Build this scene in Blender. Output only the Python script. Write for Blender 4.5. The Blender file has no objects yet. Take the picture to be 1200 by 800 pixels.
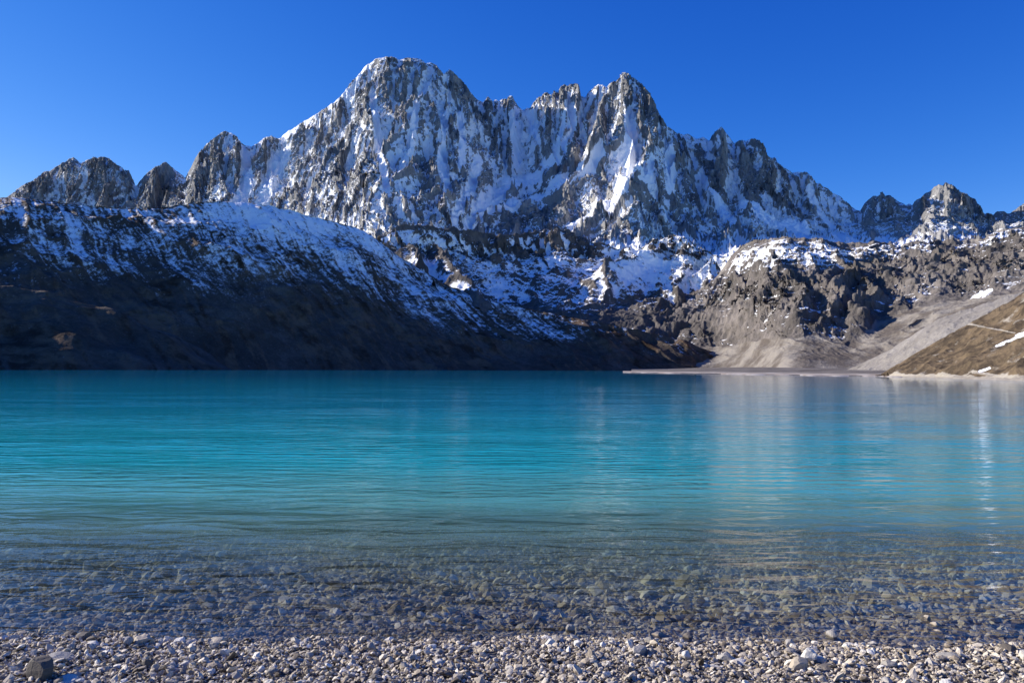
import bpy, math, random
import numpy as np
from mathutils import Matrix, Vector

# ------------------------------------------------------------------ camera, sky, sun, exposure
F = 933.0            # focal length in photo pixels (1200 wide)
CAMZ = 3.2           # eye height over the lake, metres
HOR = 430.5          # horizon row at the centre column
ROLL = 0.005
R = math.radians
scene = bpy.context.scene
COL = scene.collection

cam_d = bpy.data.cameras.new('camera')
cam = bpy.data.objects.new('camera', cam_d)
COL.objects.link(cam)
cam_d.sensor_width = 36.0
cam_d.lens = 36.0 * F / 1200.0
cam_d.shift_y = (HOR - 400.0) / 1200.0
cam_d.clip_start = 0.1
cam_d.clip_end = 60000.0
cam.matrix_world = Matrix.Translation((0, 0, CAMZ)) @ Matrix.Rotation(R(90), 4, 'X') @ Matrix.Rotation(ROLL, 4, 'Z')
scene.camera = cam

SUN_EL = 22.5
SUN_AZ = -76.0        # degrees from +Y (view direction), negative = left
sv = Vector((math.sin(R(SUN_AZ)) * math.cos(R(SUN_EL)), math.cos(R(SUN_AZ)) * math.cos(R(SUN_EL)), math.sin(R(SUN_EL))))
sl = bpy.data.lights.new('sun', 'SUN')
sl.energy = 5.0
sl.angle = R(0.53)
sl.color = (1.0, 0.93, 0.83)
sun = bpy.data.objects.new('sun', sl)
COL.objects.link(sun)
sun.rotation_euler = (-sv).to_track_quat('-Z', 'Y').to_euler()

world = bpy.data.worlds.new('World')
scene.world = world
world.use_nodes = True
wt = world.node_tree
wt.nodes.clear()
sky = wt.nodes.new('ShaderNodeTexSky')
sky.sky_type = 'NISHITA'
sky.sun_disc = False
sky.sun_elevation = R(SUN_EL)
sky.sun_rotation = R(SUN_AZ)
sky.altitude = 3500.0
sky.air_density = 1.0
sky.dust_density = 0.0
sky.ozone_density = 6.0
bg = wt.nodes.new('ShaderNodeBackground')
bg.inputs['Strength'].default_value = 0.15
wo = wt.nodes.new('ShaderNodeOutputWorld')
# deep high-altitude blue: each channel of the sky gets its own response
def wm(op, a, b):
    nd = wt.nodes.new('ShaderNodeMath'); nd.operation = op
    for i, v in enumerate((a, b)):
        if isinstance(v, (int, float)): nd.inputs[i].default_value = v
        else: wt.links.new(v, nd.inputs[i])
    return nd.outputs[0]
ss = wt.nodes.new('ShaderNodeSeparateColor'); wt.links.new(sky.outputs[0], ss.inputs[0])
cb = wt.nodes.new('ShaderNodeCombineColor')
ST = 0.15
EXPO = 2 ** 0.65
for i, (p_, a_) in enumerate(((2.6, 15.0), (1.4, 1.55), (0.7, 1.15))):
    v = wm('MULTIPLY', ss.outputs[i], ST)
    w_ = wm('MULTIPLY', wm('POWER', v, p_), a_ / ST / EXPO)
    w_ = wm('MINIMUM', w_, wm('MULTIPLY', v, (1.1, 1.3, 2.0)[i] / ST / EXPO))
    wt.links.new(w_, cb.inputs[i])
wt.links.new(cb.outputs[0], bg.inputs['Color'])
wt.links.new(bg.outputs[0], wo.inputs[0])

scene.view_settings.view_transform = 'Standard'
scene.view_settings.look = 'None'
scene.view_settings.exposure = 0.65
scene.view_settings.gamma = 1.0
scene.cycles.use_denoising = True
scene.cycles.max_bounces = 6
scene.cycles.transparent_max_bounces = 8
scene.cycles.sample_clamp_indirect = 4.0
scene.cycles.caustics_reflective = False
scene.cycles.caustics_refractive = False

# ------------------------------------------------------------------ numeric helpers
rng = np.random.default_rng(11)
random.seed(5)
f32 = np.float32


def horizon(px):
    return HOR + ROLL * (px - 600.0)


def W(px, py, Y):
    """photo pixel + distance along the view axis -> world point"""
    px = np.asarray(px, float); py = np.asarray(py, float)
    xr = (px - 600.0) + ROLL * (py - 400.0)
    yr = (py - 400.0) - ROLL * (px - 600.0)
    X = Y * xr / F
    Z = CAMZ + Y * ((HOR - 400.0) - yr) / F
    return X, Y, Z


_perm = rng.permutation(256).astype(np.int32)
_perm2 = np.concatenate([_perm, _perm])
_g = rng.normal(size=(256, 3)); _g /= np.linalg.norm(_g, axis=1)[:, None]
_g = _g.astype(f32) * 1.6


def noise3(x, y, z):
    xf = np.floor(x); yf = np.floor(y); zf = np.floor(z)
    xi = xf.astype(np.int32) & 255; yi = yf.astype(np.int32) & 255; zi = zf.astype(np.int32) & 255
    x = (x - xf).astype(f32); y = (y - yf).astype(f32); z = (z - zf).astype(f32)
    u = x * x * x * (x * (x * 6 - 15) + 10)
    v = y * y * y * (y * (y * 6 - 15) + 10)
    w = z * z * z * (z * (z * 6 - 15) + 10)
    out = 0
    for a in (0, 1):
        pa = _perm[(xi + a) & 255]
        wa = u if a else 1 - u
        for b in (0, 1):
            pb = _perm[(pa + yi + b) & 255]
            wb = v if b else 1 - v
            for c in (0, 1):
                g = _g[_perm[(pb + zi + c) & 255]]
                wc = w if c else 1 - w
                out = out + wa * wb * wc * (g[..., 0] * (x - a) + g[..., 1] * (y - b) + g[..., 2] * (z - c))
    return out


def fbm(p, scale, octs, gain=0.5, lac=2.03, off=0.0):
    s = 0; a = 1.0; n = 0
    f = 1.0 / scale
    for i in range(octs):
        s = s + a * noise3(p[..., 0] * f + off + i * 17.3, p[..., 1] * f + off * 1.7, p[..., 2] * f + 5.1 * i)
        n += a; a *= gain; f *= lac
    return s / n * 1.5


def ridged(p, scale, octs, gain=0.55, lac=2.07, off=0.0, sharp=2.0):
    s = 0; a = 1.0; n = 0; wgt = 1.0
    f = 1.0 / scale
    for i in range(octs):
        v = 1.0 - np.abs(noise3(p[..., 0] * f + off + i * 31.7, p[..., 1] * f + off * 1.3, p[..., 2] * f + 9.1 * i)) * 1.6
        v = np.clip(v, 0, 1) ** sharp
        s = s + a * v * wgt
        n += a
        wgt = np.clip(v * 1.6, 0, 1)
        a *= gain; f *= lac
    return s / n


def smooth(a, b, x):
    t = np.clip((x - a) / (b - a), 0, 1)
    return t * t * (3 - 2 * t)


def grid_normals(P):
    dv = np.gradient(P, axis=0); du = np.gradient(P, axis=1)
    n = np.cross(du, dv)
    n /= np.linalg.norm(n, axis=-1, keepdims=True) + 1e-9
    s = np.where(n[..., 2:3] < 0, -1.0, 1.0)
    return n * s


def blur(A, r):
    """box blur, edge padded, both axes, twice"""
    for _ in range(2):
        for ax in (0, 1):
            n = A.shape[ax]
            pad = [(0, 0)] * A.ndim; pad[ax] = (r + 1, r)
            c = np.cumsum(np.pad(A, pad, mode='edge'), axis=ax, dtype=float)
            i1 = [slice(None)] * A.ndim; i0 = [slice(None)] * A.ndim
            i1[ax] = slice(2 * r + 1, 2 * r + 1 + n); i0[ax] = slice(0, n)
            A = (c[tuple(i1)] - c[tuple(i0)]) / (2 * r + 1)
    return A


def catmull(xs, ys, x):
    """smooth interpolation of columns ys (n, k) at positions x"""
    xs = np.asarray(xs, float); ys = np.asarray(ys, float)
    m = np.gradient(ys, xs, axis=0) if len(xs) > 2 else np.repeat((ys[1:] - ys[:1]) / (xs[1] - xs[0]), 2, axis=0)
    i = np.clip(np.searchsorted(xs, x) - 1, 0, len(xs) - 2)
    h = (xs[i + 1] - xs[i]); t = (x - xs[i]) / h
    t = t[:, None]; h = h[:, None]
    return ((2 * t**3 - 3 * t**2 + 1) * ys[i] + (t**3 - 2 * t**2 + t) * h * m[i]
            + (-2 * t**3 + 3 * t**2) * ys[i + 1] + (t**3 - t**2) * h * m[i + 1])


def loft(cols, pxs, rows_per):
    """cols: {px: [(py, Y), ...]} with equal counts -> world grid"""
    ks = sorted(cols)
    Yt = catmull(ks, np.array([[n[1] for n in cols[k]] for k in ks]), pxs)     # (npx, k)
    Zt = catmull(ks, np.array([[W(k, n[0], n[1])[2] if n[0] is not None else 0.0 for n in cols[k]] for k in ks]), pxs)
    k = Yt.shape[1]
    t = np.concatenate([np.linspace(i, i + 1, rows_per[i], endpoint=False) for i in range(k - 1)] + [[k - 1]])
    i = np.clip(t.astype(int), 0, k - 2); fr = (t - i)[:, None]
    Y = Yt.T[i] * (1 - fr) + Yt.T[i + 1] * fr
    Z = Zt.T[i] * (1 - fr) + Zt.T[i + 1] * fr
    X = Y * ((pxs - 600.0)[None, :]) / F
    return np.stack([X, Y, Z], -1), t


def seg_ridges(X, Y, Z, ridges, wander=None):
    """raise Z to the flanks of crest lines. ridges: ([(x,y,z)...], k, edge_a, edge_w)"""
    for pts, k, a, w in ridges:
        best = np.full(Z.shape, -1e9)
        pts = np.asarray(pts, float)
        reach = (pts[:, 2].max() - Z.min()) / k
        x0, x1 = pts[:, 0].min() - reach, pts[:, 0].max() + reach
        y0, y1 = pts[:, 1].min() - reach, pts[:, 1].max() + reach
        m = (X > x0) & (X < x1) & (Y > y0) & (Y < y1)
        if not m.any():
            continue
        x = X[m]; y = Y[m]; bb = np.full(x.shape, -1e9)
        for p, q in zip(pts[:-1], pts[1:]):
            dx, dy = q[0] - p[0], q[1] - p[1]
            L2 = dx * dx + dy * dy + 1e-6
            t = np.clip(((x - p[0]) * dx + (y - p[1]) * dy) / L2, 0, 1)
            d = np.hypot(x - p[0] - t * dx, y - p[1] - t * dy)
            h = p[2] + t * (q[2] - p[2]) - k * d - a * (1 - np.exp(-d / w))
            bb = np.maximum(bb, h)
        Z[m] = np.maximum(Z[m], bb)
    return Z


def fit_skyline(P, pxs, sil, band=0.30, jit=0.0):
    """scale heights near the crest so that the crest line of each column has the traced height"""
    tx = np.array([s[0] for s in sil], float); ty = np.array([s[1] for s in sil], float)
    tgt_py = np.interp(pxs, tx, ty)
    if jit:
        q = np.stack([pxs / 14.0, 0 * pxs + sum(ty) % 7, 0 * pxs], -1)
        tgt_py = tgt_py + jit * fbm(q, 1.0, 4, gain=.65) * smooth(2, 30, horizon(pxs) - tgt_py)
    tgt = (horizon(pxs) - tgt_py) / F
    el = (P[..., 2] - CAMZ) / P[..., 1]
    cur = el.max(0)
    ratio = tgt / cur
    wgt = smooth(1 - band, 1.0, el / cur[None, :])
    P[..., 2] = (P[..., 2] - CAMZ) * (1 + (ratio[None, :] - 1) * np.clip(wgt * 1.0, 0, 1)) + CAMZ
    el = (P[..., 2] - CAMZ) / P[..., 1]
    over = el > tgt[None, :]
    P[..., 2] = np.where(over, tgt[None, :] * P[..., 1] + CAMZ, P[..., 2])
    return P


def mesh_from_grid(name, P, mat, attrs=None, label=None, cat=None, kind='structure'):
    nr, nc = P.shape[:2]
    me = bpy.data.meshes.new(name)
    me.vertices.add(nr * nc)
    me.vertices.foreach_set('co', P.reshape(-1).astype(f32))
    r = np.arange(nr - 1)[:, None]; c = np.arange(nc - 1)[None, :]
    a = (r * nc + c)
    q = np.stack([a, a + 1, a + nc + 1, a + nc], -1).reshape(-1, 4)
    nf = len(q)
    me.loops.add(nf * 4)
    me.loops.foreach_set('vertex_index', q.reshape(-1).astype(np.int32))
    me.polygons.add(nf)
    me.polygons.foreach_set('loop_start', np.arange(0, nf * 4, 4, dtype=np.int32))
    me.polygons.foreach_set('use_smooth', np.ones(nf, bool))
    for k, v in (attrs or {}).items():
        at = me.attributes.new(k, 'FLOAT', 'POINT')
        at.data.foreach_set('value', np.broadcast_to(v, P.shape[:2]).reshape(-1).astype(f32))
    me.update()
    me.validate()
    me.materials.append(mat)
    o = bpy.data.objects.new(name, me)
    COL.objects.link(o)
    if kind: o['kind'] = kind
    if label: o['label'] = label
    if cat: o['category'] = cat
    return o


# ------------------------------------------------------------------ node helper
class NT:
    def __init__(s, name):
        s.m = bpy.data.materials.new(name); s.m.use_nodes = True
        s.t = s.m.node_tree; s.t.nodes.clear()
        s.out = s.n('ShaderNodeOutputMaterial')
        s.pos = s.n('ShaderNodeNewGeometry').outputs['Position']

    def n(s, typ, **kw):
        nd = s.t.nodes.new(typ)
        for k, v in kw.items(): setattr(nd, k, v)
        return nd

    def l(s, a, b): s.t.links.new(a, b)

    def set(s, sock, v):
        if hasattr(v, 'is_output') or hasattr(v, 'links'): s.l(v, sock)
        else: sock.default_value = v

    def math(s, op, a, b=0.0, c=0.0, clamp=False):
        nd = s.n('ShaderNodeMath', operation=op, use_clamp=clamp)
        s.set(nd.inputs[0], a); s.set(nd.inputs[1], b); s.set(nd.inputs[2], c)
        return nd.outputs[0]

    def attr(s, name):
        return s.n('ShaderNodeAttribute', attribute_name=name).outputs['Fac']

    def scale(s, v, vec):
        nd = s.n('ShaderNodeVectorMath', operation='MULTIPLY'); s.l(v, nd.inputs[0]); nd.inputs[1].default_value = vec
        return nd.outputs[0]

    def noise(s, vec, scale, detail=4, rough=0.55, dist=0.0):
        nd = s.n('ShaderNodeTexNoise'); s.l(vec, nd.inputs['Vector'])
        nd.inputs['Scale'].default_value = scale; nd.inputs['Detail'].default_value = detail
        nd.inputs['Roughness'].default_value = rough; nd.inputs['Distortion'].default_value = dist
        return nd.outputs['Fac']

    def vor(s, vec, scale, out='Distance', feature='F1'):
        nd = s.n('ShaderNodeTexVoronoi', feature=feature); s.l(vec, nd.inputs['Vector'])
        nd.inputs['Scale'].default_value = scale
        return nd.outputs[out]

    def ramp(s, fac, stops):
        nd = s.n('ShaderNodeValToRGB'); s.l(fac, nd.inputs[0])
        e = nd.color_ramp.elements
        while len(e) < len(stops): e.new(0.5)
        for i, (p, c) in enumerate(stops):
            e[i].position = p
            e[i].color = (c, c, c, 1) if not isinstance(c, tuple) else (*c, 1)
        return nd.outputs[0]

    def step(s, a, b, v):
        nd = s.n('ShaderNodeMapRange', interpolation_type='SMOOTHSTEP')
        s.set(nd.inputs[0], v); nd.inputs[1].default_value = a; nd.inputs[2].default_value = b
        return nd.outputs[0]

    def mixc(s, f, a, b):
        nd = s.n('ShaderNodeMix', data_type='RGBA'); s.set(nd.inputs[0], f)
        for sock, v in ((nd.inputs[6], a), (nd.inputs[7], b)):
            if isinstance(v, tuple): sock.default_value = (*v, 1)
            else: s.l(v, sock)
        return nd.outputs[2]

    def bump(s, h, strength, dist, normal=None):
        nd = s.n('ShaderNodeBump'); s.l(h, nd.inputs['Height'])
        nd.inputs['Strength'].default_value = strength; nd.inputs['Distance'].default_value = dist
        if normal is not None: s.l(normal, nd.inputs['Normal'])
        return nd.outputs[0]

    def bsdf(s, col, rough, normal=None, spec=0.2):
        p = s.n('ShaderNodeBsdfPrincipled')
        s.set(p.inputs['Base Color'], (*col, 1) if isinstance(col, tuple) else col)
        s.set(p.inputs['Roughness'], rough)
        p.inputs['Specular IOR Level'].default_value = spec
        if normal is not None: s.l(normal, p.inputs['Normal'])
        return p.outputs[0]

    def finish(s, sh):
        s.l(sh, s.out.inputs[0]); return s.m


def terrain_mat(name, rock_stops, grain, snow=True, rock_bump=3.0, fine=6.0, cover=None, speckle=.55, soft=.08):
    """rock with crack/grain variation, ground cover (attribute 'cover') and snow (attribute 'snow')"""
    t = NT(name)
    big = t.noise(t.pos, 1.0 / (grain * 9), 5, 0.6)
    med = t.noise(t.scale(t.pos, (1, 1, 0.45)), 1.0 / grain, 6, 0.65, 0.4)
    sm = t.noise(t.pos, 1.0 / fine, 5, 0.7)
    v = t.math('ADD', t.math('MULTIPLY', big, 0.45), t.math('ADD', t.math('MULTIPLY', med, 0.35), t.math('MULTIPLY', sm, 0.2)))
    col = t.ramp(v, rock_stops)
    if cover:
        c1, c2, sc = cover
        cn = t.noise(t.pos, 1.0 / sc, 6, 0.65)
        cc = t.mixc(t.step(0.38, 0.62, cn), c1, c2)
        col = t.mixc(t.step(0.35, 0.65, t.math('ADD', t.attr('cover'), t.math('MULTIPLY', t.math('SUBTRACT', sm, 0.5), 0.5))), col, cc)
    h = t.math('ADD', med, t.math('MULTIPLY', sm, 0.6))
    nb = t.bump(h, 0.8, rock_bump)
    if snow:
        sn = t.noise(t.pos, 1.0 / (fine * 0.9), 4, 0.7)
        s = t.math('ADD', t.attr('snow'), t.math('MULTIPLY', t.math('SUBTRACT', sn, 0.5), speckle))
        sfac = t.step(.5 - soft, .5 + soft, s)
        col = t.mixc(sfac, col, (0.89, 0.90, 0.91))
        r = t.math('SUBTRACT', 0.95, t.math('MULTIPLY', sfac, 0.3))
        nd = t.n('ShaderNodeBump'); t.l(h, nd.inputs['Height']); nd.inputs['Distance'].default_value = rock_bump
        t.l(t.math('SUBTRACT', 0.85, t.math('MULTIPLY', sfac, 0.6)), nd.inputs['Strength'])
        return t.finish(t.bsdf(col, r, nd.outputs[0], 0.1))
    return t.finish(t.bsdf(col, 0.95, nb, 0.1))


# ================================================================== MAIN MASSIF
SIL = [(-260,215),(-180,196),(-120,222),(-60,238),(0,236),(13.5,226),(22,219.5),(36,211),(50.6,202.6),(58,199),(66,194),(74,190),(81,185),(85,184),(89.5,188),(94,191),(98,190),(104,186),(109.7,183),(113,186),(118,183),(126.6,184.7),(131,190),(135,192.5),(140,195),(145,199),(150,199),(153.6,209),(158,218.5),(165.4,209),(172,202),(179,196),(186,193),(192.4,189),(197,193),(202.5,197.5),(209,203),(216,207.6),(221,199),(227,187),(233,177),(240,169),(246.4,163.7),(254,158),(263,154),(270,155),(275,158.7),(281,167),(287,170),(293,172),(298.7,169),(304,165),(309,161),(317,158.7),(322,161),(327.4,162.7),(332,157),(336,153.5),(345,148),(354,143),(365,136),(375,129.5),(383,125),(390,120.5),(397,113),(403.5,105.5),(407,101),(411,93.5),(415,91),(420,86),(424,80),(429,75.5),(433,73),(438,69.5),(447,68),(456,66.5),(462,68.5),(468,69.5),(475.5,67.4),(482,69.5),(488,69),(492,70.4),(499.5,74),(505,74.5),(510,75.5),(514.5,83),(518,87),(520.5,84.5),(525,81.5),(530,85),(537,92),(543,98),(549,105.5),(553,111),(558,117.5),(564,120.5),(567,117),(570,112.4),(573,116),(576,119),(580,117),(583.5,118.4),(588,116),(592,117),(595,113),(599,112.8),(601,117),(604,121.5),(607,125),(611.5,129),(616,126),(620.5,126.6),(624,120),(628.6,114),(634,111),(640,108),(644,112),(647,107),(653.5,106.5),(656,101),(659.5,98.4),(664,100),(668,97.5),(673,98),(676,99),(679,112.5),(685,113.4),(688,108),(692.5,105),(697,100),(700,98.4),(705,101),(709,103.5),(713,98),(716.5,94.5),(720,95),(724,90),(727,86),(730,84.6),(734,86),(739,90),(745,94),(751,99),(755,103),(760,109.5),(764,116),(767.5,124.5),(770,131),(773.5,138),(777,144),(781,148.5),(787,152),(793,155.4),(800,158.7),(806,158),(813.5,162),(823,162),(830,163.7),(834,157),(837,153.6),(840,152),(844,149),(848,154),(852,158.7),(856,165),(859,168.8),(864,165),(869,164.4),(874,166),(879,162),(884,163),(888,163),(893,167),(896,175),(898,182),(902,186),(906,184),(910,190),(915,194),(921,198),(928,202.6),(935,202),(942,201),(947,204),(952,209),(956,214),(960,214),(964,219),(969,221),(975,226),(982,229),(989,234.6),(996,241),(1002.5,246.5),(1007.6,246.5),(1011,240),(1016,234.6),(1022,230),(1028,229),(1033,225),(1037,229),(1042,228),(1046,231),(1052,236),(1060,239.7),(1064,238),(1068,241.4),(1073,234),(1078,232),(1082,228),(1088,225),(1093,219),(1099,216),(1104,217),(1108,213),(1112,214.4),(1118,219),(1124,224.5),(1130,226),(1137.6,231),(1142,234),(1147.7,241.4),(1150,247),(1152.7,251.5),(1158,250),(1163,251.5),(1168,247),(1174.7,246.5),(1179,250),(1185,248),(1192,243),(1200,238),(1240,225),(1300,240),(1400,215),(1480,235)]


def face(pxv, py, Yc, pyc, slope):
    """depth of a point on the mountain face at photo row py below a crest (Yc, pyc) when the face has this slope"""
    el = (horizon(pxv) - py) / F; elc = (horizon(pxv) - pyc) / F
    # slope*(Yc-Y) = elc*Yc - el*Y
    return Yc * (slope - elc) / (slope - el)


sx = [s[0] for s in SIL]; sy = [s[1] for s in SIL]
CY = [(-260, 4300), (0, 4200), (150, 4150), (260, 3900), (330, 3850), (450, 3700), (520, 3700), (570, 3850), (640, 3800), (716, 3600), (780, 3500), (844, 3450), (900, 3350), (1000, 3300), (1030, 3250), (1100, 3100), (1200, 3050), (1480, 3000)]


def crestY(px): return np.interp(px, [c[0] for c in CY], [c[1] for c in CY])


def sil(px): return np.interp(px, sx, sy)


def rib(pts, slope=1.05, k=1.5, a=18, w=14, fwd=0.0):
    """first point sits on/near the crest; deeper ones follow the face"""
    out = []
    for i, (px, py) in enumerate(pts):
        Yc = float(crestY(px)); pc = float(sil(px))
        Y = face(px, py, Yc, pc, slope) - fwd * min(i, 2)
        out.append(tuple(float(v) for v in W(px, py, Y)))
    return (out, k, a, w)


ribs = [
    # left towers
    rib([(22,220),(30,245)]), rib([(50,203),(42,225),(38,250)]), rib([(81,185),(78,212),(70,245)]), rib([(110,183),(118,205),(112,245)]), rib([(127,185),(140,215),(146,245)]),
    rib([(150,199),(152,225),(160,250)]), rib([(192,189),(188,210),(182,245)]), rib([(192,189),(207,212),(222,235),(228,250)]),
    rib([(246,164),(236,190),(226,215),(222,240)]), rib([(263,154),(255,185),(262,210),(255,245)]), rib([(275,159),(283,190),(280,215),(292,245)]),
    rib([(317,159),(309,180),(313,205),(300,225),(305,250)]), rib([(336,154),(330,180),(332,200),(322,225),(330,255)]),
    # main peak
    rib([(354,143),(352,165),(345,190),(352,215),(340,245),(345,262)]), rib([(375,130),(370,155),(378,180),(368,205),(374,235),(370,262)]),
    rib([(390,121),(398,140),(385,165),(392,185),(384,205),(396,232),(388,262)]),
    rib([(411,94),(404,115),(412,135),(402,160),(410,190),(404,215),(418,240),(412,265)]),
    rib([(429,76),(432,100),(426,125),(436,150),(428,180),(438,205),(430,235),(440,268)]),
    rib([(456,67),(452,95),(466,122),(459,152),(450,172),(456,200),(450,225),(456,255)]),
    rib([(476,68),(474,95),(482,120),(474,150),(482,180),(470,208),(474,232),(458,265)]),
    rib([(507,76),(503,100),(493,118),(484,138),(485,158),(472,172),(470,192)], k=1.6, a=25),
    rib([(507,76),(512,110),(505,140),(512,165),(502,195),(508,220),(500,250)]),
    rib([(525,82),(528,110),(522,140),(530,170),(524,200),(528,235),(520,262)]),
    rib([(537,92),(549,120),(553,150),(548,175),(551,205),(545,240),(550,262)]),
    rib([(558,118),(566,145),(562,170),(570,200),(560,225),(566,250)]),
    # saddle pinnacles
    rib([(570,112),(576,140),(580,165),(574,190),(580,215),(570,240)]), rib([(595,113),(592,145),(600,170),(592,195),(598,220)]),
    rib([(628,114),(622,145),(634,170),(628,195),(632,215)]), rib([(640,108),(645,135),(640,160),(648,185)]),
    rib([(659,98),(656,125),(664,150),(655,178),(650,200)]), rib([(676,99),(678,130),(672,160),(676,185)]),
    rib([(700,98),(690,130),(694,155),(684,180),(680,200)]),
    # second peak: bright diagonal buttress running down-left
    rib([(717,95),(710,120),(703,150),(694,174),(688,195),(661,213),(622,229),(580,244),(545,262)], slope=1.0, k=1.5, a=40, fwd=45),
    rib([(730,85),(734,115),(728,145),(738,170),(735,195),(740,215)], k=1.7),
    rib([(751,99),(748,130),(756,150),(760,171),(748,192),(730,216),(712,240),(694,249),(660,268)], slope=1.0, k=1.5, a=45, fwd=60),
    rib([(768,125),(770,150),(776,172),(770,195),(778,215),(765,240),(740,262)], fwd=30),
    rib([(793,155),(796,180),(790,205),(797,230),(790,250),(802,275)], fwd=60, a=40), rib([(813,162),(820,190),(812,215),(826,245)], fwd=40),
    rib([(844,149),(850,178),(842,205),(856,230),(850,250)], fwd=30), rib([(869,164),(872,195),(880,220),(876,248)]),
    rib([(884,163),(893,190),(896,220),(906,245)]), rib([(906,185),(915,210),(926,235),(930,250)]), rib([(928,203),(940,225),(948,248)]),
    rib([(942,201),(958,225),(972,248)]), rib([(975,226),(988,248)]),
    # right rocky peaks
    rib([(1016,235),(1012,250)]), rib([(1033,225),(1036,248)]), rib([(1033,225),(1050,250)]), rib([(1082,228),(1076,250)]),
    rib([(1099,216),(1102,245)]), rib([(1112,214),(1118,245)]), rib([(1138,231),(1136,248)]), rib([(1200,238),(1196,250)]), rib([(1240,225),(1236,250)]),
    # low foreground buttresses under the wall
    rib([(474,228),(466,240),(456,258),(452,275)], fwd=60), rib([(500,222),(506,240),(498,262)], fwd=50), rib([(528,232),(520,250),(528,268)], fwd=50),
    rib([(345,225),(352,240),(340,262)], fwd=50), rib([(395,225),(386,240),(400,262)], fwd=50),
]

cx = np.concatenate([np.linspace(-260, -12, 90), np.arange(-10, 1211, .85), np.linspace(1214, 1480, 90)])
mcols = {}
for p in sorted(set([-260, -150, -60] + list(range(0, 1201, 12)) + [1260, 1340, 1480])):
    Yc = float(crestY(p)); pc = float(np.interp(p, sx, np.convolve(np.pad(sy, 4, mode='edge'), np.ones(9) / 9, mode='valid')))
    elc = (horizon(p) - pc) / F
    zc = elc * Yc + CAMZ
    pb = 300.0
    Yb = face(p, 262, Yc, pc, 0.95)
    # recessed gully floor: crest - upper face - lower face - apron
    ym = Yc - (Yc - Yb) * 0.45
    def pyat(Y, z): return horizon(p) - (z - CAMZ) / Y * F
    zb = (horizon(p) - 262) / F * Yb + CAMZ
    zm = zb + (zc - zb) * 0.46
    mcols[p] = [(pyat(Yb - 900, zb - 360), Yb - 900), (pyat(Yb - 120, zb - 60), Yb - 120), (pyat(ym, zm - 30), ym), (pyat(Yc - 60, zc - 95), Yc - 60), (pyat(Yc + 20, zc - 10), Yc + 20), (pyat(Yc + 900, zc - 900), Yc + 900)]
P, tt = loft(mcols, cx, [60, 320, 360, 50, 26])
warp = np.stack([fbm(P, 260, 3, off=3.3), fbm(P, 260, 3, off=8.1)], -1)
fade = smooth(4.0, 3.2, tt)[:, None]
Xw = P[..., 0] + warp[..., 0] * 55 * (0.3 + 0.7 * fade); Yw = P[..., 1] + warp[..., 1] * 60
P[..., 2] = seg_ridges(Xw, Yw, P[..., 2].copy(), ribs)
n = grid_normals(P)
pxg = cx[None, :] + 0 * P[..., 2]
pyg = horizon(pxg) - (P[..., 2] - CAMZ) / P[..., 1] * F


def near(pts, w):
    """1 on a traced line over the slope, falling to 0 at distance w"""
    best = np.full(pxg.shape, 1e9)
    for (x0, y0), (x1, y1) in zip(pts[:-1], pts[1:]):
        t_ = np.clip(((pxg - x0) * (x1 - x0) + (pyg - y0) * (y1 - y0)) / ((x1 - x0) ** 2 + (y1 - y0) ** 2), 0, 1)
        best = np.minimum(best, np.hypot(pxg - x0 - t_ * (x1 - x0), pyg - y0 - t_ * (y1 - y0)))
    return smooth(w, w * .35, best)


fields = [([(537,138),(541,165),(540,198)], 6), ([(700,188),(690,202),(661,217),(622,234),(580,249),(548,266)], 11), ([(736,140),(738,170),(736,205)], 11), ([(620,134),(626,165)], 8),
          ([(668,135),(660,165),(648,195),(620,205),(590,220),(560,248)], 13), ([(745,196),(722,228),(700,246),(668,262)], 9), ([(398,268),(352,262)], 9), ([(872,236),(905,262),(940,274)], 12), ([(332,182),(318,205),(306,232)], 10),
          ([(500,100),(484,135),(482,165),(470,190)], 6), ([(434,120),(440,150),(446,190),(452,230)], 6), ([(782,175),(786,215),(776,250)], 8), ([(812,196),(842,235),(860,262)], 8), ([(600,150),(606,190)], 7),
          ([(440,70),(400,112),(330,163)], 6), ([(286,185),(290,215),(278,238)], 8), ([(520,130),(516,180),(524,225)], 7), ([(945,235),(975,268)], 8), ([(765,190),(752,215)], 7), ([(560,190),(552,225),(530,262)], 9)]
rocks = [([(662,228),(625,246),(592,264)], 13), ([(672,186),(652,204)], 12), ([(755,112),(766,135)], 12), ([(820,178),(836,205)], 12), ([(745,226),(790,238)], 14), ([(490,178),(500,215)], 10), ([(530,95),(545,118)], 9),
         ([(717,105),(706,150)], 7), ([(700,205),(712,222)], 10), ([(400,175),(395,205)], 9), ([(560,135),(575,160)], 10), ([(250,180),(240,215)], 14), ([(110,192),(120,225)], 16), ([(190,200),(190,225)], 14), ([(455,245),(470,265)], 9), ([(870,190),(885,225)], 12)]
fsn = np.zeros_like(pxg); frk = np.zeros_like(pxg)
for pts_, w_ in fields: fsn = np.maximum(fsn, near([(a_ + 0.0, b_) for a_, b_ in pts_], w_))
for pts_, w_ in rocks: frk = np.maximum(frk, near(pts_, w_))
rgt = smooth(880, 960, pxg) * smooth(250, 264, pyg)
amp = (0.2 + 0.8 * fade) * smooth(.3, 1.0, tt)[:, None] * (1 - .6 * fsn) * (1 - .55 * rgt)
wx = P[..., 0] + 60 * fbm(P, 210, 4, off=2.2); wy = P[..., 1]
z0 = np.zeros_like(wx)
fl1 = ridged(np.stack([wx, wy * .38, z0], -1), 150, 7, gain=.56, off=2.0)
fl2 = ridged(np.stack([wx + 15 * fbm(P, 60, 3), wy * .5 + wx * .3, z0 + 40], -1), 52, 5, gain=.62, off=12.0)
P[..., 2] += ((fl1 - .4) * 125 + (fl2 - .4) * 44) * amp
n = grid_normals(P)
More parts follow.
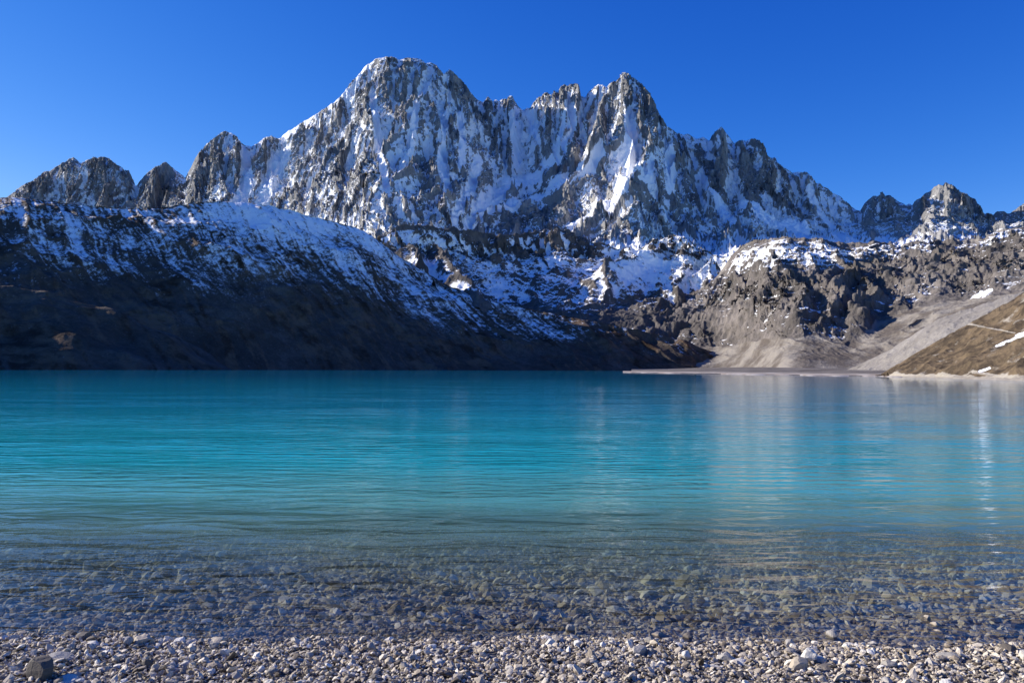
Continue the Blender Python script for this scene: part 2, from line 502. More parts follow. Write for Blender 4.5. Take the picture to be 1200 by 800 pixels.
rm2 = ridged(P * np.array([1, 1, 0.7]), 34, 5, gain=0.68, off=22.0)
P = P + n * (((rm2 - .4) * 12 + (ridged(P, 13, 3, gain=.7, off=88) - .45) * 5) * amp)[..., None]
s = (P[..., 2] + (-0.55 + .85 * smooth(780, 870, pxg)) * (P[..., 0] - 750) + 40 * fbm(P, 220, 3, off=20)) / 44.0
led = (s - np.floor(s)); led = smooth(0.0, 0.75, led) - led
P[..., 2] += led * 26 * smooth(-.35, .3, fbm(P, 300, 2, off=40)) * amp
s = (P[..., 2] - 0.4 * P[..., 0] + 12 * fbm(P, 80, 3, off=23)) / 15.0
led = (s - np.floor(s)); led = smooth(0.0, 0.75, led) - led
P[..., 2] += led * 8 * amp
P = fit_skyline(P, cx, SIL, jit=2.6)
n = grid_normals(P)
hz = P[..., 2]
pxg = cx[None, :] + 0 * hz
c1 = np.clip((blur(hz, 3) - hz) / 7.0, -1, 1); c2 = np.clip((blur(hz, 11) - hz) / 30.0, -1, 1)
alt = smooth(300, 1200, hz)
fjit = fbm(P, 60, 3, off=91)
score = 1.3 * smooth(0.30, 0.85, n[..., 2]) + 0.35 * c1 + 0.35 * c2 + 0.50 * fbm(P, 330, 4, off=55) + 0.14 * fbm(P * np.array([1, 1, .3]), 30, 4, off=66) + .15 * alt
score -= 0.30 * smooth(985, 1030, pxg) + .3 * smooth(980, 1020, pxg) * smooth(232, 262, pyg) + .25 * fbm(P, 90, 4, off=73) + 0.30 * smooth(255, 215, pxg)
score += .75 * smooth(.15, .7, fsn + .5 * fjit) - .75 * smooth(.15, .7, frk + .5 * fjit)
vis = (tt > 1.0) & (tt < 4.0)
q_ = np.quantile(score[vis][:, 120:1480], 0.40)
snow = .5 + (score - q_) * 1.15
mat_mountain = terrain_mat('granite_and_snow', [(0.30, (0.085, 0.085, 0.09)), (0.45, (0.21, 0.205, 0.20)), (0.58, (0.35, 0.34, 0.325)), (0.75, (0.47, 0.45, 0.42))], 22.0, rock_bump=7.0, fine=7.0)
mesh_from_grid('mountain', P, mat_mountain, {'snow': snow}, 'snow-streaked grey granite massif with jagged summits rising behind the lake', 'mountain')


# ================================================================== DARK HILL (left, in its own shade) AND ITS SPUR
SILD = [(-900,275),(-600,255),(-433,240),(-333,236),(-250,242),(-170,262),(-110,258),(-60,238),(0,232),(20,231),(50,235),(100,241),(150,245),(190,243),(225,238),(250,236),(280,237),(300,239),(330,244),(360,252),(400,262),(425,270),(445,283),(470,302),(520,332),(560,348),(600,358),(650,368),(700,377),(750,387),(800,398),(840,415),(870,432),(895,437),(960,439)]  # crest left of the frame is unseen, shaped to steer shade and sun
dpx = np.array([s_[0] for s_ in SILD]); dpy = np.array([s_[1] for s_ in SILD])
SHO = [(-900, 360), (-150, 430), (0, 565), (200, 690), (400, 820), (560, 940), (650, 980), (750, 1020), (880, 1060), (960, 1070)]
CRD = [(-900, 620), (-300, 680), (-150, 720), (-60, 800), (0, 850), (250, 1000), (400, 1130), (470, 1170), (560, 1130), (650, 1115), (750, 1105), (840, 1105), (895, 1095), (960, 1090)]  # left of the frame: unseen spur drawn nearer to shade the slope
dcols = {}
for p in sorted(set([-900, -600, -433, -380, -333, -290, -250, -210, -170, -140, -110, -80, -60, -30] + list(range(0, 961, 20)))):
    ys = float(np.interp(p, [a for a, b in SHO], [b for a, b in SHO]))
    yc = float(np.interp(p, [a for a, b in CRD], [b for a, b in CRD]))
    pc = float(np.interp(p, dpx, dpy))
    zc = (horizon(p) - pc) / F * yc + CAMZ
    zc = max(zc, 0.4)
    def py_(Y, z): return horizon(p) - (z - CAMZ) / Y * F
    L = yc - ys
    ledge = 1.0 - smooth(150, 420, p)
    z1 = zc * (0.23 + 0.04 * ledge); z2 = zc * (0.50 - 0.02 * ledge)
    dcols[p] = [(py_(ys - 95, -16), ys - 95), (py_(ys, 0.0), ys), (py_(ys + L * 0.2, z1), ys + L * 0.2), (py_(ys + L * 0.45, z2), ys + L * 0.45), (py_(ys + L * 0.78, zc * .82), ys + L * 0.78), (py_(yc, zc), yc), (py_(yc + 260, zc * 0.45 - 3), yc + 260)]
dx = np.concatenate([np.linspace(-900, -12, 300), np.arange(-10, 962, 1.1)])
P, tt = loft(dcols, dx, [14, 120, 130, 140, 90, 40])
Z0 = P[..., 2].copy()
up = smooth(1.0, 2.0, tt)[:, None] * (0.35 + 0.65 * smooth(5.0, 4.4, tt)[:, None])
# lobed knolls low on the slope
kn = [([W(*q) for q in r], k_, a_, w_) for r, k_, a_, w_ in [
    ([(-60,337,612),(0,338,622),(60,343,640),(105,354,660),(132,359,668)], 0.55, 1, 8),
    ([(40,366,622),(80,368,634),(96,378,645),(112,390,652)], 0.6, 1, 6),
    ([(130,374,668),(152,381,680),(175,392,690),(215,405,705)], 0.6, 1, 6),
    ([(130,388,680),(160,391,700),(190,402,715)], 0.9, 2, 6),
    ([(455,424,890),(500,426,905),(540,430,935)], 0.8, 1, 5),
    ([(575,412,1030),(600,400,1050),(640,402,1055),(680,407,1055),(720,414,1050),(750,424,1045)], 0.55, 3, 6),
    ([(640,417,1010),(680,420,1020),(720,427,1025)], 0.6, 2, 6)]]
P[..., 2] = seg_ridges(P[..., 0] + 14 * fbm(P, 50, 3, off=4), P[..., 1] + 14 * fbm(P, 50, 3, off=6), P[..., 2], kn)
n = grid_normals(P)
# runnels down the fall line (towards camera right)
a_ = math.radians(47)
U = P[..., 0] * math.sin(a_) + P[..., 1] * math.cos(a_)
V = P[..., 0] * math.cos(a_) - P[..., 1] * math.sin(a_)
Q = np.stack([U * 1.0 + 9 * fbm(P, 120, 2, off=9), V * 0.10, P[..., 2] * 0.05], -1)
run = ridged(Q, 26, 5, gain=0.6, off=7)
rough_ = ridged(P, 42, 5, gain=0.55, off=17)
P = P + n * ((run - .45) * 6.0 * smooth(1.6, 3.2, tt)[:, None] + (rough_ - .45) * 4.0 + (ridged(P, 150, 3, off=70) - .5) * 12 * smooth(1.3, 2.6, tt)[:, None])[..., None] * up[..., None]
P = fit_skyline(P, dx, SILD, band=0.12, jit=2.0)
n = grid_normals(P)
hz = P[..., 2]; pxg = dx[None, :] + 0 * hz
pyg = horizon(pxg) - (hz - CAMZ) / P[..., 1] * F
relh = hz / np.maximum(hz.max(0)[None, :], 45)
line = np.interp(pxg[0], [-900, 0, 100, 200, 300, 400, 500, 560, 960], [0.98, 0.95, 0.88, 0.74, 0.58, 0.52, 0.55, 0.85, 1.5])[None, :]
hot = 0.24 * np.exp(-((pxg - 300) / 90.0) ** 2)
Q2 = np.stack([U + 10 * fbm(P, 120, 2, off=9), V * 0.06, P[..., 2] * 0.03], -1)
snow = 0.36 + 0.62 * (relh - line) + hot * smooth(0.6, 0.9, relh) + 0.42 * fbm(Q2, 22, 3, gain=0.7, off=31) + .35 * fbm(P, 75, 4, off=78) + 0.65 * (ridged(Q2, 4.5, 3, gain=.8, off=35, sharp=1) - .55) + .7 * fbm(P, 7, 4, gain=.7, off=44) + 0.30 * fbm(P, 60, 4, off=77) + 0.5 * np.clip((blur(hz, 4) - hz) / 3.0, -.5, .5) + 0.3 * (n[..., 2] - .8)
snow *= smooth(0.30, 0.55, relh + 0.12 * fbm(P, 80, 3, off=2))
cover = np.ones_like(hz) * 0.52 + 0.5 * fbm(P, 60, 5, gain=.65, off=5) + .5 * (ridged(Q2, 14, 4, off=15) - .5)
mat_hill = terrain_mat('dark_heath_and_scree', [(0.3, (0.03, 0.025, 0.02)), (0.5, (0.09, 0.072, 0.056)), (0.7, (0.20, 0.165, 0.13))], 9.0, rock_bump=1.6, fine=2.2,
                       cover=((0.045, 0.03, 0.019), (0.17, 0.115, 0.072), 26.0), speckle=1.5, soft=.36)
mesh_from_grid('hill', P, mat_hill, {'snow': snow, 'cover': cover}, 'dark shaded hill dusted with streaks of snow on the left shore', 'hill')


# ================================================================== SNOWY BOWL AND SUNLIT SPUR (middle distance)
SILG = [(380,300),(420,292),(443,278),(457,270),(470,263),(485,264),(500,263),(515,268),(530,267),(543,268),(560,272),(580,275),(600,274),(617,273),(640,268),(655,268),(667,270),(680,278),(700,283),(720,290),(745,292),(765,282),(785,276),(800,277),(820,290),(840,300),(870,300),(910,300),(980,320)]
CRG = [(380, 1350), (470, 1400), (543, 1500), (617, 1620), (667, 1650), (720, 1640), (785, 1620), (850, 1500), (980, 1450)]
gcols = {}
for p in range(380, 981, 20):
    yc = float(np.interp(p, [a for a, b in CRG], [b for a, b in CRG])); pc = float(np.interp(p, [s_[0] for s_ in SILG], [s_[1] for s_ in SILG]))
    zc = (horizon(p) - pc) / F * yc + CAMZ
    def py_(Y, z): return horizon(p) - (z - CAMZ) / Y * F
    zz = zc
    yb = max(1060.0, float(np.interp(p, [a for a, b in CRD], [b for a, b in CRD])) + 110)
    zb = (horizon(p) - 372) / F * yb
    y0_ = yb - 140; z0_ = -25.0
    gcols[p] = [(py_(y0_, z0_), y0_), (py_(yb, zb), yb), (py_(yb + (yc - yb) * .45, zb + (zc - zb) * .35), yb + (yc - yb) * .45), (py_(yc - 50, zc * .85), yc - 50), (py_(yc, zc), yc), (py_(yc + 320, zc - 170), yc + 320)]
gx = np.arange(380, 981, 1.0)
P, tt = loft(gcols, gx, [60, 200, 220, 60, 30])
gr = [([W(*q) for q in r], k_, a_, w_) for r, k_, a_, w_ in [
    ([(785,276,1620),(760,292,1540),(735,303,1460),(712,308,1400),(704,322,1380),(712,345,1310)], 0.85, 8, 14),
    ([(800,277,1600),(812,300,1500),(802,325,1400),(794,350,1310),(802,372,1250)], 0.9, 8, 14),
    ([(500,263,1440),(512,288,1340),(530,312,1240),(560,340,1130)], 0.95, 10, 12),
    ([(470,263,1400),(478,290,1300),(490,318,1190),(520,345,1080)], 0.9, 10, 12),
    ([(640,268,1635),(632,290,1560),(640,305,1500)], 1.1, 15, 12),
    ([(580,275,1560),(585,290,1500),(578,300,1460)], 1.1, 15, 12),
    ([(840,300,1450),(842,325,1380),(836,350,1290),(842,372,1220)], 0.9, 8, 12),
    ([(740,352,1330),(765,368,1270),(790,376,1240)], 0.8, 6, 10)]]
P[..., 2] = seg_ridges(P[..., 0] + 26 * fbm(P, 110, 3, off=4), P[..., 1] + 26 * fbm(P, 110, 3, off=6), P[..., 2], gr)
n = grid_normals(P)
top = smooth(2.6, 3.3, tt)[:, None]
right = smooth(745, 800, gx)[None, :]
r1 = ridged(P * np.array([1, 1, .6]), 85, 6, gain=.6, off=3)
P[..., 2] += (r1 - .42) * (20 + 50 * top + 12 * right * smooth(3.6, 2.0, tt)[:, None])* (0.3 + .7 * smooth(4.0, 3.4, tt))[:, None]
n = grid_normals(P)
P = P + n * ((ridged(P, 26, 4, off=9) - .42) * (4 + 7 * top + 5 * right))[..., None] * (0.3 + .7 * smooth(4.0, 3.4, tt))[:, None, None]
P = fit_skyline(P, gx, SILG, band=0.12, jit=6.0)
n = grid_normals(P); hz = P[..., 2]; pxg = gx[None, :] + 0 * hz
pyg = horizon(pxg) - (hz - CAMZ) / P[..., 1] * F
conc = np.clip((blur(hz, 5) - hz) / 6.0, -1, 1)
low = np.interp(pxg, [380, 470, 520, 560, 640, 700, 740, 790, 830, 980], [335, 330, 338, 352, 358, 352, 332, 336, 336, 330])
snow = 0.38 + 0.5 * smooth(.6, .88, n[..., 2]) - 0.1 + 0.45 * conc + 0.35 * fbm(P, 90, 5, off=5) - 0.9 * smooth(-14, 26, pyg - low + 14 * fbm(P, 60, 3, off=15)) + 0.34 * smooth(690, 740, pxg) + .12
# cliff band below the crest between 470 and 680
snow -= 0.03 * smooth(34, 6, pyg - np.interp(pxg, [s_[0] for s_ in SILG], [s_[1] for s_ in SILG])) * smooth(690, 660, pxg) * smooth(455, 480, pxg)
mat_bowl = terrain_mat('brown_rock_and_snow', [(0.3, (0.04, 0.037, 0.035)), (0.48, (0.10, 0.09, 0.083)), (0.62, (0.18, 0.16, 0.145)), (0.78, (0.27, 0.24, 0.21))], 10.0, rock_bump=3.0, fine=3.2)
mesh_from_grid('bowl_ridge', P, mat_bowl, {'snow': snow}, 'snow-filled rocky bowl below the main peaks with a sunlit spur', 'ridge')


# ================================================================== RIGHT CLIFFS AND SCREE
SILE = [(740,396),(760,378),(780,360),(795,348),(812,342),(828,334),(842,322),(852,306),(862,294),(870,286),(885,281),(900,280),(926,277),(940,279),(960,280),(985,284),(1000,285),(1020,283),(1035,284),(1050,288),(1065,284),(1080,282),(1100,283),(1115,279),(1130,281),(1150,279),(1165,272),(1180,268),(1200,266),(1230,258),(1300,240),(1500,200)]
CRE = [(740, 1340), (840, 1330), (870, 1290), (900, 1240), (926, 1200), (1000, 1180), (1100, 1120), (1200, 1060), (1500, 960)]
SHE = [(740, 560), (800, 500), (880, 432), (1030, 360), (1100, 330), (1500, 300)]
ecols = {}
for p in sorted(set(list(range(740, 1241, 20)) + [1300, 1400, 1500])):
    yc = float(np.interp(p, [a for a, b in CRE], [b for a, b in CRE])); pc = float(np.interp(p, [s_[0] for s_ in SILE], [s_[1] for s_ in SILE]))
    zc = (horizon(p) - pc) / F * yc + CAMZ
    ys = float(np.interp(p, [a for a, b in SHE], [b for a, b in SHE]))
    def py_(Y, z): return horizon(p) - (z - CAMZ) / Y * F
    q1 = float(np.interp(p, [740, 800, 860, 900, 950, 1000, 1040, 1100, 1200, 1500], [424, 409, 400, 396, 398, 398, 393, 372, 347, 330]))
    q2 = float(np.interp(p, [740, 800, 860, 900, 950, 1000, 1050, 1100, 1200, 1500], [408, 388, 378, 372, 368, 370, 362, 352, 340, 310]))
    y1 = yc - float(np.interp(p, [740, 860, 930], [165, 215, 300])); y2 = yc - float(np.interp(p, [740, 860, 930], [105, 150, 230]))
    z2 = (horizon(p) - q2) / F * y2 + CAMZ
    z1 = (horizon(p) - q1) / F * y1 + CAMZ
    z3 = z2 + (zc - z2) * .72
    ecols[p] = [(py_(ys - 30, -3), ys - 30), (py_(ys, 0.3), ys), (py_(y1 - 85, max(2.6, z1 * .12)), y1 - 85), (py_(y1, z1), y1), (py_(y2, z2), y2), (py_(yc - 105, z3), yc - 105), (py_(yc, zc), yc), (py_(yc + 300, zc - 190), yc + 300)]
ex = np.concatenate([np.arange(740, 1211, 0.9), np.linspace(1213, 1500, 80)])
P, tt = loft(ecols, ex, [8, 24, 160, 90, 180, 110, 30])
P[..., 2] -= 12 * (smooth(4.2, 5.0, tt) * smooth(6.0, 5.2, tt))[:, None]
er = [([W(*q) for q in r], k_, a_, w_) for r, k_, a_, w_ in [
    ([(868,300,1330),(866,316,1240),(864,330,1150),(872,345,1080),(878,356,1030)], 0.9, 8, 9),
    ([(892,320,1120),(896,345,1040)], 0.9, 6, 6),
    ([(868,378,1010),(880,374,1000),(890,380,980)], 0.9, 4, 6),
    ([(905,300,1110),(925,314,1050),(940,322,1010),(930,336,960),(935,350,930)], 0.9, 7, 8),
    ([(945,330,1000),(975,340,940),(980,355,905)], 0.9, 7, 7),
    ([(985,296,1100),(1003,308,1040),(990,328,985),(985,350,935)], 0.9, 8, 8),
    ([(1015,318,1000),(1022,338,950),(1010,356,910)], 0.9, 7, 7),
    ([(1048,296,1090),(1060,310,1030),(1078,326,980),(1085,342,930)], 0.9, 8, 8),
    ([(1040,335,950),(1052,352,905)], 0.9, 5, 6),
    ([(1085,300,1060),(1100,315,1000),(1104,335,950)], 0.9, 8, 8),
    ([(1130,290,1080),(1118,306,1020),(1135,325,960),(1128,342,915)], 0.9, 8, 8),
    ([(1165,282,1040),(1160,300,985),(1172,318,940),(1165,335,900)], 0.9, 8, 8),
    ([(1200,280,1010),(1192,300,960),(1204,320,920),(1200,338,880)], 0.9, 8, 8),
    ([(1240,272,1000),(1236,300,950),(1246,330,880)], 0.9, 8, 8),
    ([(1300,258,980),(1296,290,930),(1306,330,850)], 0.9, 8, 8),
    ([(905,362,850),(925,358,850),(940,366,835)], 0.9, 4, 6),
    ([(1040,388,830),(1060,381,835),(1080,371,845),(1104,363,855)], 0.8, 2, 4)]]
zl = P[..., 2].copy()
P[..., 2] = seg_ridges(P[..., 0] + 22 * fbm(P, 70, 3, off=14), P[..., 1] + 22 * fbm(P, 70, 3, off=16), P[..., 2], er)
P[..., 2] = zl + (P[..., 2] - zl) * smooth(2.75, 3.5, tt + 0)[:, None]
n = grid_normals(P)
rock = np.maximum(smooth(3.7, 4.2, tt)[:, None], smooth(.5, 5, P[..., 2] - zl)) * (0.25 + .75 * smooth(6.0, 5.6, tt)[:, None])
wx = P[..., 0] + 28 * fbm(P, 90, 3, off=1.2)
e1 = ridged(np.stack([wx, P[..., 1] * .6 - wx * .3, 0 * wx], -1), 80, 6, gain=.55, off=5)
e2 = ridged(np.stack([wx, P[..., 1] * .8 + wx * .4, 0 * wx + 9], -1), 28, 5, gain=.6, off=8)
nz_ = rock * np.clip(.35 + (P[..., 2] - zl) / 25.0 + smooth(4.0, 4.6, tt)[:, None], 0, 1)
P[..., 2] += ((e1 - .4) * 20 + (e2 - .4) * 9) * nz_
n = grid_normals(P)
r1 = ridged(P * np.array([1, 1, .8]), 70, 6, gain=.58, off=3)
P = P + n * (((r1 - .42) * 8 + (ridged(P, 16, 4, off=77) - .45) * 3.5) * nz_ + (ridged(P, 30, 5, off=4) - .45) * 2.4 * smooth(2, 2.4, tt)[:, None] + (ridged(np.stack([P[..., 0] + P[..., 1] * .25 + 8 * fbm(P, 50, 3), P[..., 1] * .15, 0 * P[..., 0]], -1), 26, 4, off=41) - .45) * 5.0 * smooth(2, 2.8, tt)[:, None] * (1 - rock))[..., None]
s = (P[..., 2] + 0.22 * P[..., 0] + 14 * fbm(P, 90, 3, off=20)+ 0.25 * P[..., 1]) / 13.0
led = (s - np.floor(s)); led = smooth(0.0, 0.7, led) - led
P[..., 2] += led * 7.5 * nz_
P = fit_skyline(P, ex, SILE, band=0.12, jit=4.0)
n = grid_normals(P); hz = P[..., 2]; pxg = ex[None, :] + 0 * hz
pyg = horizon(pxg) - (hz - CAMZ) / P[..., 1] * F
conc = np.clip((blur(hz, 4) - hz) / 4.0, -1, 1)
dsil = pyg - np.interp(pxg, [s_[0] for s_ in SILE], [s_[1] for s_ in SILE])
band_ = np.interp(pxg, [740, 845, 870, 960, 1030, 1080, 1500], [-10, 0, 26, 26, 12, 6, 6])
snow = 0.19 + 0.62 * smooth(20, -10, dsil - band_) + 0.35 * conc + 0.5 * (smooth(.5, .85, n[..., 2]) - .6) + 0.34 * fbm(P, 45, 5, gain=.7, off=25)
snow = np.maximum(snow * rock, 1.15 * smooth(1.5, .6, np.hypot((pxg - 1149) / 9.0, (pyg - 345 + (pxg - 1149) * .35) / 3.6) + 1.3 * fbm(P, 9, 4)))
snow += .14 * smooth(880, 850, pxg) * smooth(375, 350, pyg)
scree = 1 - rock * 1.3 + 0.2 * fbm(P, 40, 3, off=8)
pale = np.zeros_like(hz)
mat_cliff = terrain_mat('brown_grey_cliff', [(0.3, (0.045, 0.04, 0.037)), (0.46, (0.11, 0.098, 0.09)), (0.58, (0.21, 0.185, 0.168)), (0.75, (0.36, 0.32, 0.285))], 8.0, rock_bump=2.2, fine=2.2,
                        cover=((0.12, 0.102, 0.088), (0.265, 0.24, 0.21), 34.0))
mesh_from_grid('cliff', P, mat_cliff, {'snow': snow, 'cover': scree}, 'rocky brown-grey cliffs with scree fans running down to the far right shore', 'cliff')


# ================================================================== GREY MORAINE BAND behind the brown hillside
mx = np.concatenate([np.arange(985, 1212, 0.9), np.linspace(1214, 1500, 60)])
SILM = [(985,436),(1000,430),(1030,416),(1045,408),(1060,399),(1080,385),(1100,373),(1133,362),(1160,354),(1183,346),(1195,343),(1210,340),(1500,240)]
mc = {}
for p in sorted(set(list(range(985, 1205, 20)) + [1210, 1300, 1500])):
    yc = float(np.interp(p, [985, 1195, 1500], [650, 520, 520])); pc = float(np.interp(p, [s_[0] for s_ in SILM], [s_[1] for s_ in SILM]))
    zc = (horizon(p) - pc) / F * yc + CAMZ
    def py_(Y, z): return horizon(p) - (z - CAMZ) / Y * F
    mc[p] = [(py_(yc - zc * 3.4 - 30, -4), yc - zc * 3.4 - 30), (py_(yc - zc * 1.7 - 8, zc * .42), yc - zc * 1.7 - 8), (py_(yc, zc), yc), (py_(yc + 120, zc * .3 - 3), yc + 120)]
P, tt = loft(mc, mx, [70, 120, 30])
n = grid_normals(P)
P = P + n * ((ridged(P, 26, 6, gain=.65, off=2) - .45) * 3.2 * smooth(2.0, 1.7, tt)[:, None])[..., None]
P = fit_skyline(P, mx, SILM, band=.1, jit=2.0)
mat_scree = terrain_mat('grey_scree', [(0.3, (0.11, 0.10, 0.092)), (0.5, (0.22, 0.202, 0.185)), (0.7, (0.34, 0.318, 0.295))], 5.0, snow=False, rock_bump=1.2, fine=1.2)
mesh_from_grid('scree_slope', P, mat_scree, {}, 'pale grey gravel moraine slope behind the brown hillside on the right', 'scree')


# ================================================================== BROWN GRASSY HILLSIDE (right shore)
SILF = [(1005,441.5),(1020,440),(1033,438.5),(1050,429),(1067,417),(1085,406),(1100,398),(1120,387),(1140,376),(1160,365),(1180,354),(1200,342),(1300,290),(1600,150)]
SHF = [(1005, 372), (1040, 345), (1100, 300), (1150, 262), (1200, 232), (1300, 190), (1600, 120)]
fx = np.concatenate([np.arange(1005, 1212, 0.55), np.linspace(1213, 1600, 160)])
fc = {}
for p in sorted(set(list(range(1005, 1205, 15)) + [1215, 1300, 1400, 1600])):
    ys = float(np.interp(p, [a for a, b in SHF], [b for a, b in SHF])); pc = float(np.interp(p, [s_[0] for s_ in SILF], [s_[1] for s_ in SILF]))
    yc = ys + float(np.interp(p, [1005, 1200, 1600], [6, 120, 220]))
    zc = max((horizon(p) - pc) / F * yc + CAMZ, .5)
    def py_(Y, z): return horizon(p) - (z - CAMZ) / Y * F
    L = yc - ys
    fc[p] = [(py_(ys - 12, -1.2), ys - 12), (py_(ys, 0.0), ys), (py_(ys + 2.5 + L * .02, min(.8, zc * .5)), ys + 2.5 + L * .02), (py_(ys + L * .4, zc * .38), ys + L * .4), (py_(yc, zc), yc), (py_(yc + 90, zc * .7), yc + 90)]
P, tt = loft(fc, fx, [10, 20, 120, 160, 30])
n = grid_normals(P)
up = smooth(1.6, 2.4, tt)[:, None] * (.3 + .7 * smooth(4.0, 3.7, tt)[:, None])
P = P + n * (((ridged(P, 16, 6, off=5) - .45) * 1.9 + (ridged(P, 55, 3, off=15) - .5) * 4.0) * up + fbm(P, 3, 3) * .18 * smooth(1.1, 1.5, tt)[:, None])[..., None]
P = fit_skyline(P, fx, SILF, band=.1, jit=1.5)
n = grid_normals(P); hz = P[..., 2]; pxg = fx[None, :] + 0 * hz
pyg = horizon(pxg) - (hz - CAMZ) / P[..., 1] * F
def patch(x0, y0, x1, y1, w0, w1):
    t = np.clip(((pxg - x0) * (x1 - x0) + (pyg - y0) * (y1 - y0)) / ((x1 - x0) ** 2 + (y1 - y0) ** 2), 0, 1)
    d = np.hypot(pxg - x0 - t * (x1 - x0), (pyg - y0 - t * (y1 - y0)))
    return np.clip(1.0 - d / (w0 + (w1 - w0) * t), -1, 1)
snow = np.maximum(patch(1166, 405, 1202, 389, 2.2, 7.0), patch(1147, 435, 1158, 431, 3.0, 2.5)) * .9 + .8 * fbm(P, 5, 5, gain=.65) * smooth(30, 5, np.abs(pyg - 397 - 0.0 * pxg))
# footpath and pale ground, as bare soil
bare = np.maximum(patch(1132, 379, 1185, 390, 1.6, 1.0), patch(1140, 436, 1185, 442, 3.0, 1.2))
bare = np.maximum(bare, smooth(2.15, 1.95, tt)[:, None] * 1.2)
cover = 0.78 - 0.9 * np.clip(bare, 0, 1) + .55 * fbm(P, 9, 5, gain=.65, off=4)
mat_grass = terrain_mat('dry_brown_grass_slope', [(0.3, (0.20, 0.17, 0.135)), (0.5, (0.32, 0.285, 0.235)), (0.7, (0.42, 0.38, 0.33))], 3.0, rock_bump=.35, fine=.6,
                        cover=((0.060, 0.045, 0.031), (0.155, 0.113, 0.070), 8.0))
mesh_from_grid('hillside', P, mat_grass, {'snow': snow, 'cover': cover}, 'dry brown grassy hillside with a footpath on the right shore', 'hillside')


# ================================================================== FAR SHORE BEACH STRIP
sxp = np.linspace(730, 1060, 400)
shy = np.interp(sxp, [690, 740, 880, 1030, 1060], [620, 556, 424, 352, 338])
rows = []
for k_, (dy, z) in enumerate([(-14, -1.0), (-2, -.1), (3, .32), (12, .5), (60, .9), (160, .3)]):
    Yk = shy + dy + (7 * np.sin(sxp * .07) + 4 * np.sin(sxp * .19)) * (k_ < 5)
    rows.append(np.stack([Yk * (sxp - 600) / F, Yk, np.full_like(Yk, z)], -1))
P = np.stack(rows)
t = NT('pale_shore_sand')
cc = t.mixc(t.step(.4, .6, t.noise(t.pos, .12, 5)), (0.30, 0.245, 0.195), (0.50, 0.45, 0.39))
m_shore = t.finish(t.bsdf(cc, .95, t.bump(t.noise(t.pos, 1.2, 4), .6, .3), .1))
mesh_from_grid('far_shore', P, m_shore, {}, 'pale sand strip along the far shore below the scree', 'shore')


# ================================================================== BEACH AND LAKE BED (one continuous ground sheet)
def ground_z(x, y):
    sh = 9.30 + 0.10 * np.sin(x * 0.9 + .6) + .07 * np.sin(x * 2.3) + 0.05 * np.sin(x * 5.1) - 0.012 * x   # shoreline distance
    d = y - sh
    z = np.where(d < 0, -d * 0.085 + 0.02 * np.tanh(-d * 3), -d * 0.075 - .07 * np.tanh(d * 2.5) - 0.012 * np.clip(d - 3, 0, 40) ** 1.3)
    return np.maximum(z, -14.0)


gy = np.concatenate([[-60, -30, -10, -2, 2, 5], np.arange(6, 20, .07), np.linspace(20.2, 60, 120), np.linspace(64, 420, 40)])
gxs = np.concatenate([[-260, -160, -90, -60, -40, -28], np.linspace(-20, 20, 480), [28, 40, 60, 90, 160, 260]])
GX, GY = np.meshgrid(gxs, gy)
G0 = np.stack([GX, GY, ground_z(GX, GY)], -1)
G0[..., 2] += 0.02 * fbm(G0 * np.array([1, 1, 0]), .6, 3)
t = NT('wet_and_dry_gravel_gap_shade')
v1 = t.n('ShaderNodeTexVoronoi', feature='F1'); t.l(t.scale(t.pos, (1, 1.0, 1)), v1.inputs['Vector']); v1.inputs['Scale'].default_value = 16
sc_ = t.n('ShaderNodeSeparateColor'); t.l(v1.outputs['Color'], sc_.inputs[0])
cg = t.ramp(sc_.outputs[0], [(0.0, (0.03, 0.026, 0.022)), (.4, (0.09, 0.078, 0.064)), (.7, (0.16, 0.14, 0.115)), (1.0, (0.30, 0.27, 0.23))])  # dark sheet colour paints in shade for the gaps between dry pebbles
sepp = t.n('ShaderNodeSeparateXYZ'); t.l(t.pos, sepp.inputs[0])
wet = t.step(0.03, -0.05, sepp.outputs[2])
cg = t.mixc(t.math('MULTIPLY', wet, .75), cg, (0.62, 0.55, 0.41))
hgt = t.math('SUBTRACT', 1.0, v1.outputs['Distance'])
m_ground = t.finish(t.bsdf(cg, .85, t.bump(hgt, .9, .05), .3))
mesh_from_grid('ground', G0, m_ground, {}, 'gravel beach sloping under the clear lake water', 'ground')


